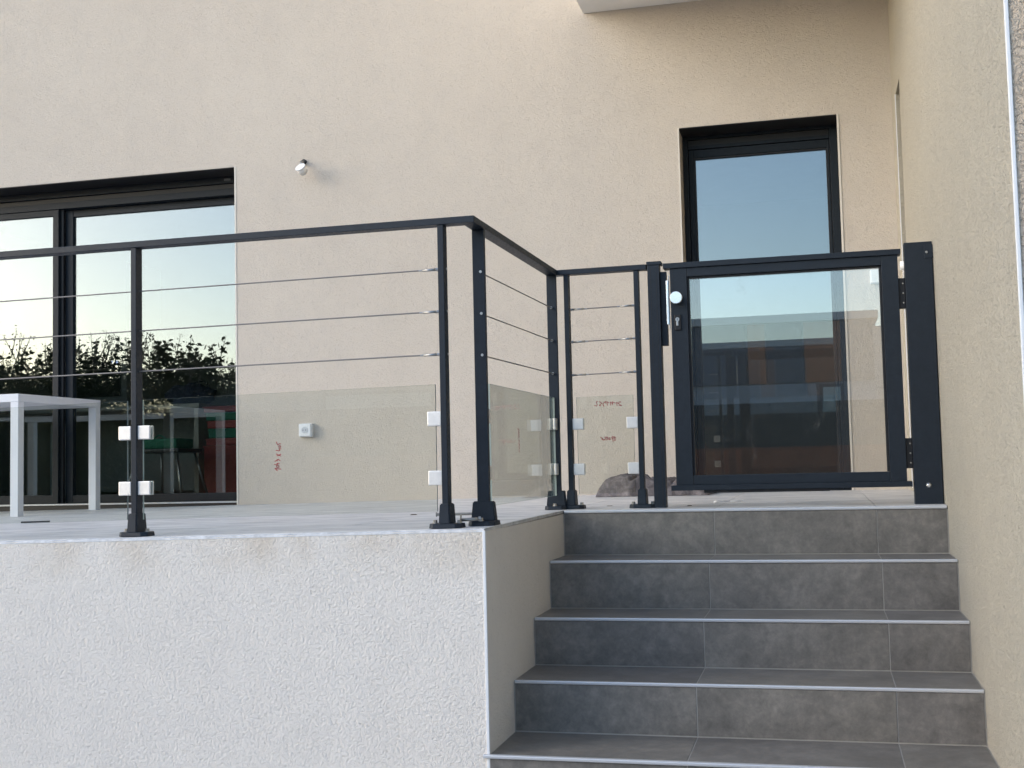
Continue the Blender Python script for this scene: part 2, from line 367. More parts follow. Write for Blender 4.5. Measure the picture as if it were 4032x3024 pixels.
for i in range(NL+1):
    x = -8 + (8-.002)*i/NL; z = lipz(x); q = .0016*math.sin(x*31)+.0012*math.sin(x*73+1)+rl.uniform(-.0009, .0009); w_ = .003*math.sin(x*17)+rl.uniform(-.001, .001)
    ring.append([bm.verts.new(p) for p in ((x, -.0012, z-.005), (x, .0008, z+.0025+q), (x, .0045, z+.0042+q), (x, .0175+w_, z+.0045+q*.4))])
for a, b in zip(ring, ring[1:]):
    for k in range(3): bm.faces.new((a[k], b[k], b[k+1], a[k+1])).smooth = True
part('plaster_lip', bm, 'lip', TW)

TF = bpy.data.objects.new('terrace_floor', None); COL.objects.link(TF); TF['kind'] = 'structure'
bm = newbm()
def slabpatch(bm, x0, x1, y0, y1, nx, ny, dz):
    g = [[bm.verts.new((x0+(x1-x0)*i/nx, y0+(y1-y0)*j/ny, zf(x0+(x1-x0)*i/nx, y0+(y1-y0)*j/ny)+dz)) for i in range(nx+1)] for j in range(ny+1)]
    for j in range(ny):
        for i in range(nx): bm.faces.new((g[j][i], g[j][i+1], g[j+1][i+1], g[j+1][i]))
slabpatch(bm, -9, 0, .017, YW, 12, 6, -.0035); slabpatch(bm, 0.0, XR, YD+.012, YW, 4, 4, -.0035)
part('joint_mortar', bm, 'slab', TF)
XJ = [1.2105-.6055*k for k in range(-1, 17)]
YJ = [YD + .6055*k for k in range(-2, 5)]
XJ = sorted(XJ); YJ = sorted(YJ)
g = .0018
for i in range(len(XJ)-1):
    for j in range(len(YJ)-1):
        x0, x1, y0, y1 = XJ[i]+g, XJ[i+1]-g, YJ[j]+g, YJ[j+1]-g
        y0 = max(y0, .0165); y1 = min(y1, YW-.002); x1 = min(x1, XR-.003)
        if y1-y0 < .03 or x1-x0 < .03: continue
        if x0 > -.02:
            if y1 <= YD+.01: continue
            y0 = max(y0, YD+.0075)
            xa = max(x0, .0)
            cells = [(xa, x1)]
        elif x1 > 0.0 and y1 <= YD+.01: cells = [(x0, .003)]
        elif x1 > 0.0 and y0 < YD: cells = [(x0, .003)]
        else: cells = [(x0, x1)]
        for a, c in cells:
            bm = newbm(); z = [zf(a, y0), zf(c, y0), zf(c, y1), zf(a, y1)]
            ahexa(bm, [(a, y0, z[0]-.011), (c, y0, z[1]-.011), (c, y1, z[2]-.011), (a, y1, z[3]-.011), (a, y0, z[0]), (c, y0, z[1]), (c, y1, z[2]), (a, y1, z[3])])
            part('floor_tile', bm, 'tile_floor', TF, recenter=True)

ST = thing('staircase', 'grey tiled outdoor staircase with aluminium nosings rising to the gate', 'stairs', (.73, -.9, ZG))
bm = newbm()
for i in range(len(NY)):
    y0 = NY[i]+.0036; zt = NZ[i]-.0014
    y1 = NY[i-1]+.0037 if i else NY[0]+.4
    if i == 0: zt = NZ[0]-.012
    abox(bm, .0005, XR-.0005, y0, y1, ZG-.25, zt)
part('mortar_core', bm, 'grout', ST)
TX = [(.004, .5992), (.6026, 1.2102), (1.2136, XR-.005)]
for i in range(len(NY)):
    zb = (NZ[i+1] if i+1 < len(NY) else ZG) + .0028
    for a, c in TX:
        j = random.uniform(-.0008, .0008)
        bpart('riser_tile', a, c, NY[i]+.002+j, NY[i]+.0118, zb, NZ[i]-.0105, 'tile', ST, .0008, None, True)
        if i: bpart('tread_tile', a, c, NY[i]+.0095, NY[i-1]-.002, NZ[i]-.0115, NZ[i], 'tile', ST, .0008, None, True)
    bpart('nosing_trim', -.0175 if i >= 4 else .003, XR-.003, NY[i]-.003 - (.006 if i >= 4 else 0), NY[i]+.0085, NZ[i]-.0098, NZ[i]+.0012, 'alu', ST, .0032)

# ------------------------------------------------------------------ railing
RL = thing('terrace_railing', 'anthracite terrace railing with wire cables and low clamped glass panels', 'railing', (-.6, .068, 0))
def post(xc, yc, ztop, along):
    """one flat post on its cast foot; along = 'X' or 'Y' is the direction of the railing there"""
    hx, hy = (.010, .020) if along == 'X' else (.020, .010)
    z0 = zf(xc, yc)
    bm = newbm(); abox(bm, xc-hx, xc+hx, yc-hy, yc+hy, z0+.03, ztop, .0015)
    p = part('post', bm, 'anth', RL)
    bx, by = (.0155, .031) if along == 'X' else (.034, .0155)
    bm = newbm()
    poly = [(xc-bx*1.2, yc-by*1.15), (xc+bx*1.2, yc-by*1.15), (xc+bx*1.2, yc+by*1.15), (xc-bx*1.2, yc+by*1.15)]
    aprism(bm, poly, z0+.0135, z0+.078, .84)
    bmesh.ops.bevel(bm, geom=list(bm.edges), offset=.003, segments=2, affect='EDGES')
    fx, fy = (.054, .040) if along == 'X' else (.045, .052)
    c = .016
    poly = [(xc-fx+c, yc-fy), (xc+fx-c, yc-fy), (xc+fx, yc-fy+c), (xc+fx, yc+fy-c), (xc+fx-c, yc+fy), (xc-fx+c, yc+fy), (xc-fx, yc+fy-c), (xc-fx, yc-fy+c)]
    b2 = newbm(); aprism(b2, poly, z0+.0005, z0+.0155, .955)
    bmesh.ops.bevel(b2, geom=[e for e in b2.edges], offset=.0015, segments=1, affect='EDGES')
    me = bpy.data.meshes.new('t'); b2.to_mesh(me); b2.free(); bm.from_mesh(me); bpy.data.meshes.remove(me)
    part('post_foot', bm, 'anth', p)
    for s in (-1, 1):
        q = (xc+s*.040, yc) if along == 'X' else (xc+.0, yc+s*.040)
        if along == 'Y': q = (xc + s*.0, yc+s*.040)
        bm = newbm(); acyl(bm, (q[0], q[1], z0+.014), (q[0], q[1], z0+.018), .009, 14); acyl(bm, (q[0], q[1], z0+.018), (q[0], q[1], z0+.026), .0068, 6)
        part('anchor_bolt', bm, 'bolt', p)
    return p
ZR0 = .966
P_FRONT = [-2.342, -1.240, -.1405]
for x in P_FRONT: post(x, .068, ZR0-.0005 if x > -1 else .964, 'X')
pc = post(-.0495, .180, ZR0+.001, 'Y')
pf = post(-.0495, 1.306, .981, 'Y')
pl = post(.0095, 1.336, .982, 'X'); pr = post(.3040, 1.336, .982, 'X')
# handrail: mitred flat bar in three runs
def railrun(A, B, z0a, z0b, h):   # A,B: quad ends [(outer),(inner)]
    bm = newbm()
    ahexa(bm, [(*A[0], z0a), (*B[0], z0b), (*B[1], z0b), (*A[1], z0a), (*A[0], z0a+h), (*B[0], z0b+h), (*B[1], z0b+h), (*A[1], z0a+h)])
    bmesh.ops.bevel(bm, geom=list(bm.edges), offset=.0012, segments=1, affect='EDGES')
    return part('handrail', bm, 'anth', RL)
railrun([(-2.6, .044), (-2.6, .092)], [(-.026, .044), (-.0711, .092)], .962, ZR0, .0215)
railrun([(-.026, .0442), (-.0711, .0922)], [(-.026, 1.311), (-.0711, 1.358)], ZR0, .9815, .0215)
railrun([(-.0258, 1.311), (-.0709, 1.358)], [(.348, 1.311), (.348, 1.358)], .9815, .983, .0215)
# glass panels
def panel(pts, n, label):   # pts: 4 corners bl, br, tr, tl ; n: thickness vector
    n = Vector(n)*.5; bm = newbm()
    A = [bm.verts.new(Vector(p)-n) for p in pts]; B = [bm.verts.new(Vector(p)+n) for p in pts]
    bm.faces.new(A); bm.faces.new(B[::-1])
    for i in range(4):
        f = bm.faces.new((A[i], A[(i+1) % 4], B[(i+1) % 4], B[i])); f.material_index = 1
    return part('glass_panel', bm, None, RL, ['rglass', 'gedge'], label)
gy = .068
g1 = panel([(-1.215, gy, .037), (-.172, gy, .0505), (-.172, gy, .4545), (-1.215, gy, .442)], (0, .008, 0), 'wide glass panel with red handwritten 1043 x 405')
g0 = panel([(-2.318, gy, .020), (-1.2745, gy, .036), (-1.2745, gy, .440), (-2.318, gy, .424)], (0, .008, 0), 'glass panel left of the first post')
g2 = panel([(-.0495, .266, .059), (-.0495, 1.288, .063), (-.0495, 1.288, .468), (-.0495, .266, .464)], (.008, 0, 0), 'glass panel running towards the house')
g3 = panel([(.0395, 1.336, .067), (.2755, 1.336, .070), (.2755, 1.336, .470), (.0385, 1.336, .468)], (0, .008, 0), 'narrow glass panel with mirrored red handwriting')
def clamp(x, y, z, along):   # centre of the plate pair, 48 mm square
    bm = newbm()
    for s in (-1, 1):
        if along == 'X': abox(bm, x-.0235, x+.0235, y+s*.0045, y+s*.0135, z-.0235, z+.0235, .003)
        else: abox(bm, x+s*.0045, x+s*.0135, y-.0235, y+.0235, z-.0235, z+.0235, .003)
    part('glass_clamp', bm, 'steel_soft', RL)
for x, b0 in ((-1.2065, .037), (-1.2785, .036), (-.174, .0505), (-2.308, .02)):
    for dz in (.106, .294): clamp(x, gy, b0+dz, 'X')
for y, b0 in ((.2135, .0605), (1.2725, .064)):
    for dz in (.108, .293): clamp(-.0495, y, b0+dz, 'Y')
for x in (.0435, .2705):
    for z in (.169, .356): clamp(x, 1.336, z, 'X')
# cables
def cable(a, b, tb_a=0, tb_b=0):
    bm = newbm(); a, b = Vector(a), Vector(b); acyl(bm, a, b, .0023, 8)
    o = part('cable', bm, 'steel_dark', RL); d = (b-a).normalized()
    for e, s, ln in ((a, d, tb_a), (b, -d, tb_b)):
        if not ln: continue
        bm = newbm(); acyl(bm, e+s*.012, e+s*ln, .0042, 10); acyl(bm, e+s*ln, e+s*(ln+.012), .003, 8); acyl(bm, e+s*.004, e+s*.012, .0056, 6); acyl(bm, e, e+s*.004, .003, 8)
        part('turnbuckle', bm, 'steel', o)
for zr, zl in ((.825, .8155), (.6885, .6790), (.5505, .5400)):
    cable((-1.230, gy, zl), (-.1505, gy, zr), 0.0, .058)
    cable((-2.332, gy, zl-.010), (-1.250, gy, zl), .0, .0)
for za, zb in ((.8270, .8428), (.6897, .7054), (.5528, .5682)): cable((-.0495, .190, za), (-.0495, 1.296, zb), 0, .010)
for z in (.838, .7012, .5628): cable((.0195, 1.336, z-.002), (.294, 1.336, z+.002), .062, .062)
for z in (.826, .6885, .552):
    bm = newbm(); acyl(bm, (-.042, .1705, z), (-.042, .1675, z), .0046, 12); part('cable_screw', bm, 'steel', pc)
for z in (.826, .6895, .551):
    bm = newbm(); acyl(bm, (-.1300, .074, z), (-.1275, .074, z), .0042, 10); part('cable_screw', bm, 'steel', bpy.data.objects['post.002'])
# handwriting as thin felt-pen strokes on the glass
def strokes(parent, lines, fn, nrm, w=.0028, mat='red', name='marker_writing'):
    bm = newbm(); n = Vector(nrm)
    for pl in lines:
        P = [Vector(fn(*q)) for q in pl]
        for a, b in zip(P, P[1:]):
            d = (b-a)
            if d.length < 1e-6: continue
            d.normalize(); s = d.cross(n).normalized()*w*.5; e = d*w*.4
            A = [a-e-s, b+e-s, b+e+s, a-e+s]
            V0 = [bm.verts.new(p) for p in A]; V1 = [bm.verts.new(p+n*.0003) for p in A]
            bm.faces.new(V0); bm.faces.new(V1)
            for i in range(4): bm.faces.new((V0[i], V0[(i+1) % 4], V1[(i+1) % 4], V1[i]))
    return part(name, bm, mat, parent)
WA = [[(0.127, 0.4463), (0.122, 0.4476), (0.1208, 0.4435), (0.1233, 0.4373), (0.1243, 0.4327), (0.1219, 0.4293), (0.1177, 0.4295), (0.1131, 0.4323)], [(0.1332, 0.4468), (0.1389, 0.4436), (0.1434, 0.4396), (0.1387, 0.436), (0.1332, 0.432), (0.1354, 0.4296), (0.1393, 0.4299)], [(0.1603, 0.439), (0.1598, 0.4463), (0.1535, 0.4423), (0.1476, 0.4372), (0.1493, 0.4318), (0.1523, 0.4268)], [(0.1666, 0.4305), (0.1651, 0.4461), (0.1742, 0.4393)], [(0.1808, 0.4307), (0.1793, 0.4445), (0.1879, 0.4366), (0.1897, 0.4319), (0.1881, 0.4449), (0.2002, 0.438)], [(0.2075, 0.4275), (0.2057, 0.442), (0.2139, 0.4357), (0.2221, 0.4293), (0.2267, 0.428), (0.2152, 0.4276)], [(0.2147, 0.4364), (0.2156, 0.4424), (0.2225, 0.4429), (0.2232, 0.4406)]]
WB = [[(0.1348, 0.2987), (0.141, 0.2954), (0.14, 0.2876)], [(0.141, 0.2954), (0.1476, 0.2863), (0.153, 0.2909), (0.1552, 0.2939), (0.1522, 0.2992)], [(0.153, 0.2909), (0.1535, 0.2872)], [(0.157, 0.3006), (0.1626, 0.2927), (0.1656, 0.2884)], [(0.1644, 0.3004), (0.1626, 0.2927), (0.1587, 0.2868)], [(0.1717, 0.2971), (0.1684, 0.293), (0.1719, 0.2872), (0.1757, 0.2897), (0.1717, 0.2971)], [(0.1829, 0.303), (0.1874, 0.293), (0.1847, 0.291), (0.1796, 0.2969)], [(0.1847, 0.291), (0.1865, 0.28)], [(0.1984, 0.2943), (0.1944, 0.2986), (0.1891, 0.2997), (0.1922, 0.295), (0.1961, 0.2865), (0.194, 0.2845), (0.1898, 0.2867)]]
WC = [[(-0.7209, 0.1912), (-0.7288, 0.1988), (-0.7193, 0.1972), (-0.7078, 0.1962)], [(-0.7142, 0.2051), (-0.7152, 0.2031), (-0.7177, 0.2019), (-0.7207, 0.2019), (-0.7232, 0.2033), (-0.7241, 0.2054), (-0.7232, 0.2074), (-0.7207, 0.2086), (-0.7176, 0.2086), (-0.7151, 0.2072), (-0.7142, 0.2051)], [(-0.7306, 0.2122), (-0.7214, 0.2102), (-0.7195, 0.213), (-0.7217, 0.2155), (-0.713, 0.2153)], [(-0.7289, 0.2224), (-0.7228, 0.2243), (-0.7201, 0.2236), (-0.7212, 0.2271), (-0.7166, 0.2284), (-0.7102, 0.2237)], [(-0.7237, 0.2462), (-0.715, 0.2421), (-0.7081, 0.2391)], [(-0.7073, 0.2451), (-0.715, 0.2421), (-0.7215, 0.2395)], [(-0.7243, 0.2586), (-0.7156, 0.2562), (-0.711, 0.2572), (-0.7117, 0.2614), (-0.7143, 0.2632), (-0.7063, 0.2627)], [(-0.7074, 0.2701), (-0.7081, 0.2686), (-0.7101, 0.2676), (-0.7124, 0.2677), (-0.7143, 0.2687), (-0.715, 0.2703), (-0.7143, 0.2719), (-0.7124, 0.2728), (-0.71, 0.2727), (-0.7081, 0.2717), (-0.7074, 0.2701)], [(-0.7077, 0.2789), (-0.7122, 0.2794), (-0.718, 0.276), (-0.7207, 0.28), (-0.7225, 0.2857)]]
strokes(g3, WA, lambda x, z: (x, 1.3405, z), (0, 1, 0)); strokes(g3, WB, lambda x, z: (x, 1.3405, z), (0, 1, 0))
strokes(g1, WC, lambda x, z: (x, .0635, z), (0, -1, 0), .0026)
WD = [[(.640, .3229), (.662, .318)], [(.645, .313), (.66, .31), (.648, .306), (.662, .302)], [(.646, .300), (.660, .296), (.646, .291)], [(.648, .283), (.664, .277)], [(.646, .271), (.662, .265), (.65, .262)], [(.648, .257), (.663, .251)], [(.648, .245), (.662, .240)]]
strokes(g2, WD, lambda y, z: (-.0447, y, z), (1, 0, 0), .0022)

# ------------------------------------------------------------------ gate and its posts
YG = 1.31
GP = thing('gate_post', 'slim anthracite latch post with flat cap left of the gate', 'post', (.377, 1.335, .004), 'gate posts')
bm = newbm(); abox(bm, .353, .402, YG, YG+.05, .005, .999, .0015)
part('shaft', bm, 'anth', GP)
bpart('shaft_groove', .3655, .3675, YG-.0006, YG+.001, .006, .998, 'black', GP); bpart('shaft_groove', .3885, .3905, YG-.0006, YG+.001, .006, .998, 'black', GP)
bpart('cap', .350, .4105, YG-.003, YG+.054, .9992, 1.0135, 'anth', GP, .002)
bpart('latch_stop', .4025, .4275, YG+.022, YG+.05, .667, .972, 'anth', GP, .0015)
sp = bpart('strike_plate', .4278, .4362, YG+.004, YG+.034, .7515, .932, 'chrome', GP, .001)
bpart('plate_lip', .4363, .4385, YG+.012, YG+.03, .735, .955, 'alu', sp, .0005)
RP = thing('gate_post', 'broad anthracite hinge post fixed against the side wall', 'post', (1.414, 1.335, .004), 'gate posts')
bpart('shaft', 1.3614, 1.4655, YG, YG+.045, .003, 1.0245, 'anth', RP, .0018)
bpart('end_bracket', 1.4355, 1.4683, YG-.0035, YG-.0003, .959, 1.0115, 'anth', RP, .001)
bm = newbm(); acyl(bm, (1.4445, YG-.0036, .982), (1.4445, YG-.0075, .982), .0055, 14, .004); part('fixing_screw', bm, 'steel', RP)
bm = newbm(); acyl(bm, (1.4145, YG+.000, .0785), (1.4145, YG-.004, .0785), .0105, 18, .0085); acyl(bm, (1.4145, YG-.004, .0785), (1.4145, YG-.0065, .0785), .0085, 18, .004); part('fixing_screw', bm, 'chrome', RP)
GT = thing('garden_gate', 'anthracite framed glass gate with round steel knob at the top of the stairs', 'gate', (.88, 1.33, .006))
bpart('top_cap', .4185, 1.348, YG-.008, YG+.052, .9795, 1.0015, 'anth', GT, .0015)
bpart('stile', .445, .5135, YG, YG+.042, .0955, .979, 'anth', GT, .0015); bpart('stile', 1.2735, 1.336, YG, YG+.042, .0955, .979, 'anth', GT, .0015)
bpart('top_rail', .5138, 1.2732, YG+.001, YG+.041, .943, .979, 'anth', GT, .0015); bpart('bottom_rail', .5138, 1.2732, YG+.001, YG+.041, .0957, .134, 'anth', GT, .0015)
bpart('bottom_cap', .4245, 1.3545, YG-.008, YG+.05, .074, .0955, 'anth', GT, .0015)
bpart('draught_seal', .555, 1.045, YG+.004, YG+.03, .0625, .0738, 'black', GT, .001)
bpart('stile_groove', .4545, .4558, YG-.0006, YG+.001, .097, .978, 'black', GT)
for a in ((.5138, .5225), (1.2645, 1.2732)): bpart('glazing_bead', a[0], a[1], YG+.012, YG+.036, .1345, .9425, 'black', GT, .001)
bpart('glazing_bead', .5227, 1.2643, YG+.012, YG+.036, .935, .9425, 'black', GT, .001)
bm = newbm()
fs = abox(bm, .5226, 1.2644, YG+.020, YG+.028, .1345, .9348)
part('glass_pane', bm, 'gglass', GT)
bm = newbm(); acyl(bm, (.4729, YG-.0005, .8523), (.4729, YG-.006, .8523), .020, 28); acyl(bm, (.4729, YG-.006, .8523), (.4729, YG-.040, .8523), .0095, 20)
kn = part('knob_stem', bm, 'black', GT)
bm = newbm(); acyl(bm, (.4729, YG-.040, .8523), (.4729, YG-.044, .8523), .0225, 36, .0255); acyl(bm, (.4729, YG-.044, .8523), (.4729, YG-.054, .8523), .0255, 36); acyl(bm, (.4729, YG-.054, .8523), (.4729, YG-.0565, .8523), .0255, 36, .0235)
part('knob', bm, 'chrome', GT)
bm = newbm(); abox(bm, .4585, .4855, YG-.007, YG-.0004, .7245, .7875, .003); lk = part('lock_plate', bm, 'black', GT)
bm = newbm(); acyl(bm, (.4712, YG-.0072, .7685), (.4712, YG-.0105, .7685), .0082, 22); abox(bm, .4668, .4752, YG-.0103, YG-.0072, .7425, .7635, .001); part('lock_cylinder', bm, 'steel', lk)
bm = newbm(); abox(bm, .4702, .4722, YG-.0112, YG-.0104, .7655, .7725); part('keyhole', bm, 'black', lk)
for z0, z1 in ((.769, .888), (.1445, .262)):
    h = bpart('hinge', 1.3363, 1.3612, YG+.012, YG+.04, z0, z1, 'black', GT, .002)
    bm = newbm()
    for q in (.18, .5, .82): acyl(bm, (1.3525, YG+.0122, z0+(z1-z0)*q), (1.3525, YG+.009, z0+(z1-z0)*q), .0032, 10)
    part('hinge_screw', bm, 'bolt', h)

# ------------------------------------------------------------------ things on and by the walls
LP = thing('wall_spotlight', 'small white swivel spotlight on the facade above the socket', 'wall lamp', (-1.999, YW, 2.085))
bm = newbm(); acyl(bm, (-1.999, YW+.001, 2.087), (-1.999, YW-.012, 2.087), .016, 20); part('base', bm, 'black', LP)
bm = newbm(); acyl(bm, (-1.999, YW-.010, 2.087), (-1.999, YW-.050, 2.072), .0085, 14); acyl(bm, (-1.999, YW-.046, 2.078), (-1.985, YW-.075, 2.045), .010, 14); part('arm', bm, 'steel', LP)
c0 = Vector((-1.976, YW-.100, 2.020)); ax = Vector((-.154, -.63, .536)).normalized()
bm = newbm(); acyl(bm, c0-ax*.030, c0+ax*.010, .028, 28, .031); acyl(bm, c0-ax*.036, c0-ax*.030, .022, 28, .028); hd = part('lamp_head', bm, 'steel_soft', LP)
bm = newbm(); acyl(bm, c0+ax*.0102, c0+ax*.016, .0335, 30, .0325); part('lamp_rim', bm, 'white', hd)
SK = thing('wall_socket', 'white outdoor wall socket low on the facade seen through the wide glass panel', 'socket', (-2.0, YW, .434))
bpart('back_box', -2.044, -1.958, YW-.030, YW+.001, .393, .474, 'white', SK, .006)
bm = newbm(); abox(bm, -2.040, -1.962, YW-.040, YW-.0305, .3965, .4705, .005); fr = part('cover_frame', bm, 'white', SK)
bm = newbm(); acyl(bm, (-2.001, YW-.0402, .4345), (-2.001, YW-.0425, .4345), .0225, 28, .0215); part('socket_ring', bm, 'white', fr)
bm = newbm(); acyl(bm, (-2.001, YW-.0426, .4345), (-2.001, YW-.0432, .4345), .0195, 28); part('socket_well', bm, 'white_in', fr)
bm = newbm()
for dx in (-.0085, .0085): acyl(bm, (-2.001+dx, YW-.0433, .4345), (-2.001+dx, YW-.0436, .4345), .003, 10)
part('pin_hole', bm, 'black', fr)
SW = thing('wall_switch', 'white square box on the facade right of the glazed door', 'switch box', (1.35, YW, 1.17))
bpart('back_box', 1.3136, 1.388, YW-.030, YW+.001, 1.132, 1.209, 'white', SW, .005); bpart('cover', 1.3176, 1.384, YW-.036, YW-.0305, 1.136, 1.205, 'white', SW, .003)
FT = thing('wall_fitting', 'small white fitting on the side wall just behind the hinge post', 'wall fitting', (XR, 2.50, 1.13))
bm = newbm(); acyl(bm, (XR+.001, 2.50, 1.115), (XR-.045, 2.50, 1.115), .022, 22); part('body', bm, 'white', FT)
bm = newbm(); acyl(bm, (XR-.018, 2.50, 1.093), (XR-.018, 2.50, 1.072), .012, 16); part('nozzle', bm, 'steel_soft', FT)

# garden table
tx1, ty0, ty1, tz, tf = -3.325, 2.285, 3.09, .657, -.023
T = thing('garden_table', 'white metal garden table with square legs in front of the sliding window', 'table', (-4.1, 2.7, tf))
bpart('table_top', tx1-1.6, tx1, ty0, ty1, tz-.045, tz, 'tablew', T, .002)
for x in (tx1, tx1-1.6+.052):
    for y in (ty0, ty1-.052): bpart('leg', x-.052+.001, x-.001, y+.001, y+.051, zf(x-.026, y+.026), tz-.0455, 'tablew', T, .0015)
# crumpled cover on the floor by the wall
bm = newbm(); NX, NYY = 90, 44; gv = []
def cov(u, v):
    x = -.150 + u*.60; y = 2.76 + v*.38
    K = [(0, .085), (.08, .108), (.2, .126), (.3, .128), (.4, .112), (.5, .094), (.62, .088), (.75, .090), (.85, .080), (.93, .05), (1, .022)]
    for (a, pa), (b, pb) in zip(K, K[1:]):
        if u <= b: k = (u-a)/(b-a); k = k*k*(3-2*k); prof = pa+(pb-pa)*k; break
    e = min(1, u/.055); edge = (1-(1-e)**2)**.5 * min(1, (1-u)/.05)**.5
    f = min(1, v/.30); front = (1-(1-f)**2)**.5; back = min(1, (1-v)/.15)**.5
    fold = 0
    for fx, sl, wd, am in ((.34, .9, .022, -.030), (.40, .8, .03, .014), (.50, -.6, .02, -.024), (.60, .7, .022, .016), (.68, .5, .016, -.022), (.80, -.7, .02, -.018), (.12, .3, .03, -.008), (.22, .55, .02, .008)):
        fold += am*math.exp(-(((u-fx) - sl*(v-.3)*.35)/wd)**2)
    band = -.012*math.exp(-((v-.07)/.022)**2)*(1 if u < .55 else .4)
    wr = .004*math.sin(23*u+9*v+2*math.sin(7*v)) + .003*math.sin(47*u-21*v) + .002*math.sin(90*u+50*v)
    h = .88*edge*back*(front*(prof + (fold+wr)*min(1, v/.2)) + band)
    return Vector((x - .012*front*(1-min(1, u/.2)) + .012*math.sin(v*5+u*3), y + .010*math.sin(u*17)+.006*math.sin(u*39), zf(x, y)+.002 + max(0, h)))
for j in range(NYY+1): gv.append([bm.verts.new(cov(i/NX, j/NYY)) for i in range(NX+1)])
for j in range(NYY):
    for i in range(NX): bm.faces.new((gv[j][i], gv[j][i+1], gv[j+1][i+1], gv[j+1][i])).smooth = True
tag(part('crumpled_cover', bm, 'cover'), 'crumpled grey brown fabric cover lying on the floor against the facade', 'cover')
# small litter
def bit(name, x, y, s, mat, label, cat, ln=1.8):
    z = zf(x, y); bm = newbm(); a = random.uniform(0, 3)
    pts = [(x+s*math.cos(a+t)*ln*(.8+.3*random.random()), y+s*math.sin(a+t)*(.7+.4*random.random())) for t in (0, 1.1, 2.0, 3.1, 4.2, 5.3)]
    aprism(bm, pts, z+.0006, z+.0006+s*.35, .6); return tag(part(name, bm, mat), label, cat)
bit('leaf_scrap', .48, 1.46, .008, 'black', 'tiny black scrap on the tiles just behind the latch post', 'litter')
bit('leaf_scrap', .13, 1.55, .006, 'bark', 'brown sliver on the tiles behind the narrow glass panel', 'litter', 2.6)
bit('leaf_scrap', -.02, 1.62, .007, 'dark_unit', 'dark crumb below the lower edge of the side glass panel', 'litter')
bit('leaf_scrap', -.62, 1.15, .009, 'bark', 'brown crumb on the floor behind the wide glass panel', 'litter', 2)
bit('leaf_scrap', -.42, 1.1, .009, 'dark_unit', 'dark crumb on the floor beside the corner posts', 'litter', 2)
bm = newbm(); pts = [(.56, 1.70), (.575, 1.685), (.60, 1.69), (.63, 1.70), (.66, 1.695), (.685, 1.70)]
for k, (a, c) in enumerate(zip(pts, pts[1:])): acyl(bm, (a[0], a[1], zf(*a)+.005+.006*math.sin(k*2.1)**2), (c[0], c[1], zf(*c)+.005+.006*math.sin((k+1)*2.1)**2), .0035, 7)
tag(part('tape_strip', bm, 'white'), 'curled white strip of tape lying on the tiles below the gate', 'litter')
bm = newbm(); acyl(bm, (-.232, .235, .034), (-.115, .262, .034), .0045, 8); acyl(bm, (-.232, .235, .034), (-.228, .236, .034), .008, 8)
for s in (-.19, -.15): acyl(bm, (s, .25, .0), (s, .25, .034), .003, 6)
tag(part('wall_plug', bm, 'bolt'), 'short metal rod behind the foot of the post beside the corner', 'rod')
bm = newbm(); acyl(bm, (-.108, .098, .021), (-.045, .112, .0235), .0055, 10); acyl(bm, (-.050, .1105, .0235), (-.043, .1125, .0235), .0085, 6)
tag(part('loose_bolt', bm, 'bolt'), 'loose zinc bolt lying across the two corner post feet', 'bolt')
bm = newbm(); acyl(bm, (-2.66, 1.4, zf(-2.66, 1.4)+.006), (-2.52, 1.42, zf(-2.52, 1.42)+.006), .004, 8)
tag(part('drip_rod', bm, 'dark_unit'), 'thin dark rod on the terrace floor between table and first post', 'rod')

# ------------------------------------------------------------------ inside the room
ST2 = thing('stool', 'metal legged stool inside the room behind the window', 'stool', (-3.72, 4.6, -.015))
bpart('seat', -3.91, -3.55, 4.44, 4.80, .345, .375, 'dark_unit', ST2, .01)
for x, y, fx, fy in ((-3.88, 4.47, -3.99, 4.38), (-3.58, 4.47, -3.50, 4.40), (-3.88, 4.77, -3.93, 4.86), (-3.60, 4.77, -3.53, 4.86)):
    bm = newbm(); acyl(bm, (x, y, .345), (fx, fy, -.014), .010, 10); part('leg', bm, 'steel', ST2)
BX = thing('storage_bag', 'green fabric bag resting on the stool inside', 'bag', (-3.73, 4.6, .376)); bm = newbm(); abox(bm, -3.88, -3.59, 4.48, 4.74, .376, .452, .02); part('body', bm, 'green', BX)
bm = newbm(); acyl(bm, (-3.80, 4.5, .45), (-3.74, 4.5, .478), .006, 8); acyl(bm, (-3.74, 4.5, .478), (-3.68, 4.5, .45), .006, 8); part('strap', bm, 'green', BX)
for k, (z0, z1, mt, x0, x1, lb) in enumerate(((-.014, .40, 'crate_red', -3.62, -3.2, 'large red crate, lowest of the stack inside the window'), (.402, .455, 'crate_red', -3.60, -3.22, 'thin red tray lying on the large red crate'), (.458, .53, 'green', -3.58, -3.2, 'green box between the red trays'), (.533, .592, 'crate_red', -3.59, -3.25, 'red tray between the two green boxes'), (.595, .655, 'green', -3.60, -3.22, 'upper green box inside the window'), (.658, .705, 'crate_red', -3.62, -3.30, 'topmost red tray of the stack inside'))):
    C = thing('storage_crate', lb, 'crate', ((x0+x1)/2, 5.1, z0), 'crates stacked inside the room')
    bpart('tray', x0, x1, 4.95, 5.25, z0, z1, mt, C, .008); bpart('rim', x0-.006, x1+.006, 4.944, 5.256, z1-.014, z1-.004, mt, C, .003)
DK = thing('desk', 'pale desk inside the room behind the sliding window', 'desk', (-4.4, 5.2, -.015))
bpart('desk_top', -5.3, -3.66, 4.95, 5.6, .70, .735, 'oak', DK, .004)
for x in (-5.28, -3.72): bpart('side_panel', x, x+.04, 4.98, 5.58, -.014, .699, 'oak', DK, .002)
bpart('back_panel', -5.24, -3.72, 5.54, 5.56, .05, .699, 'oak', DK)
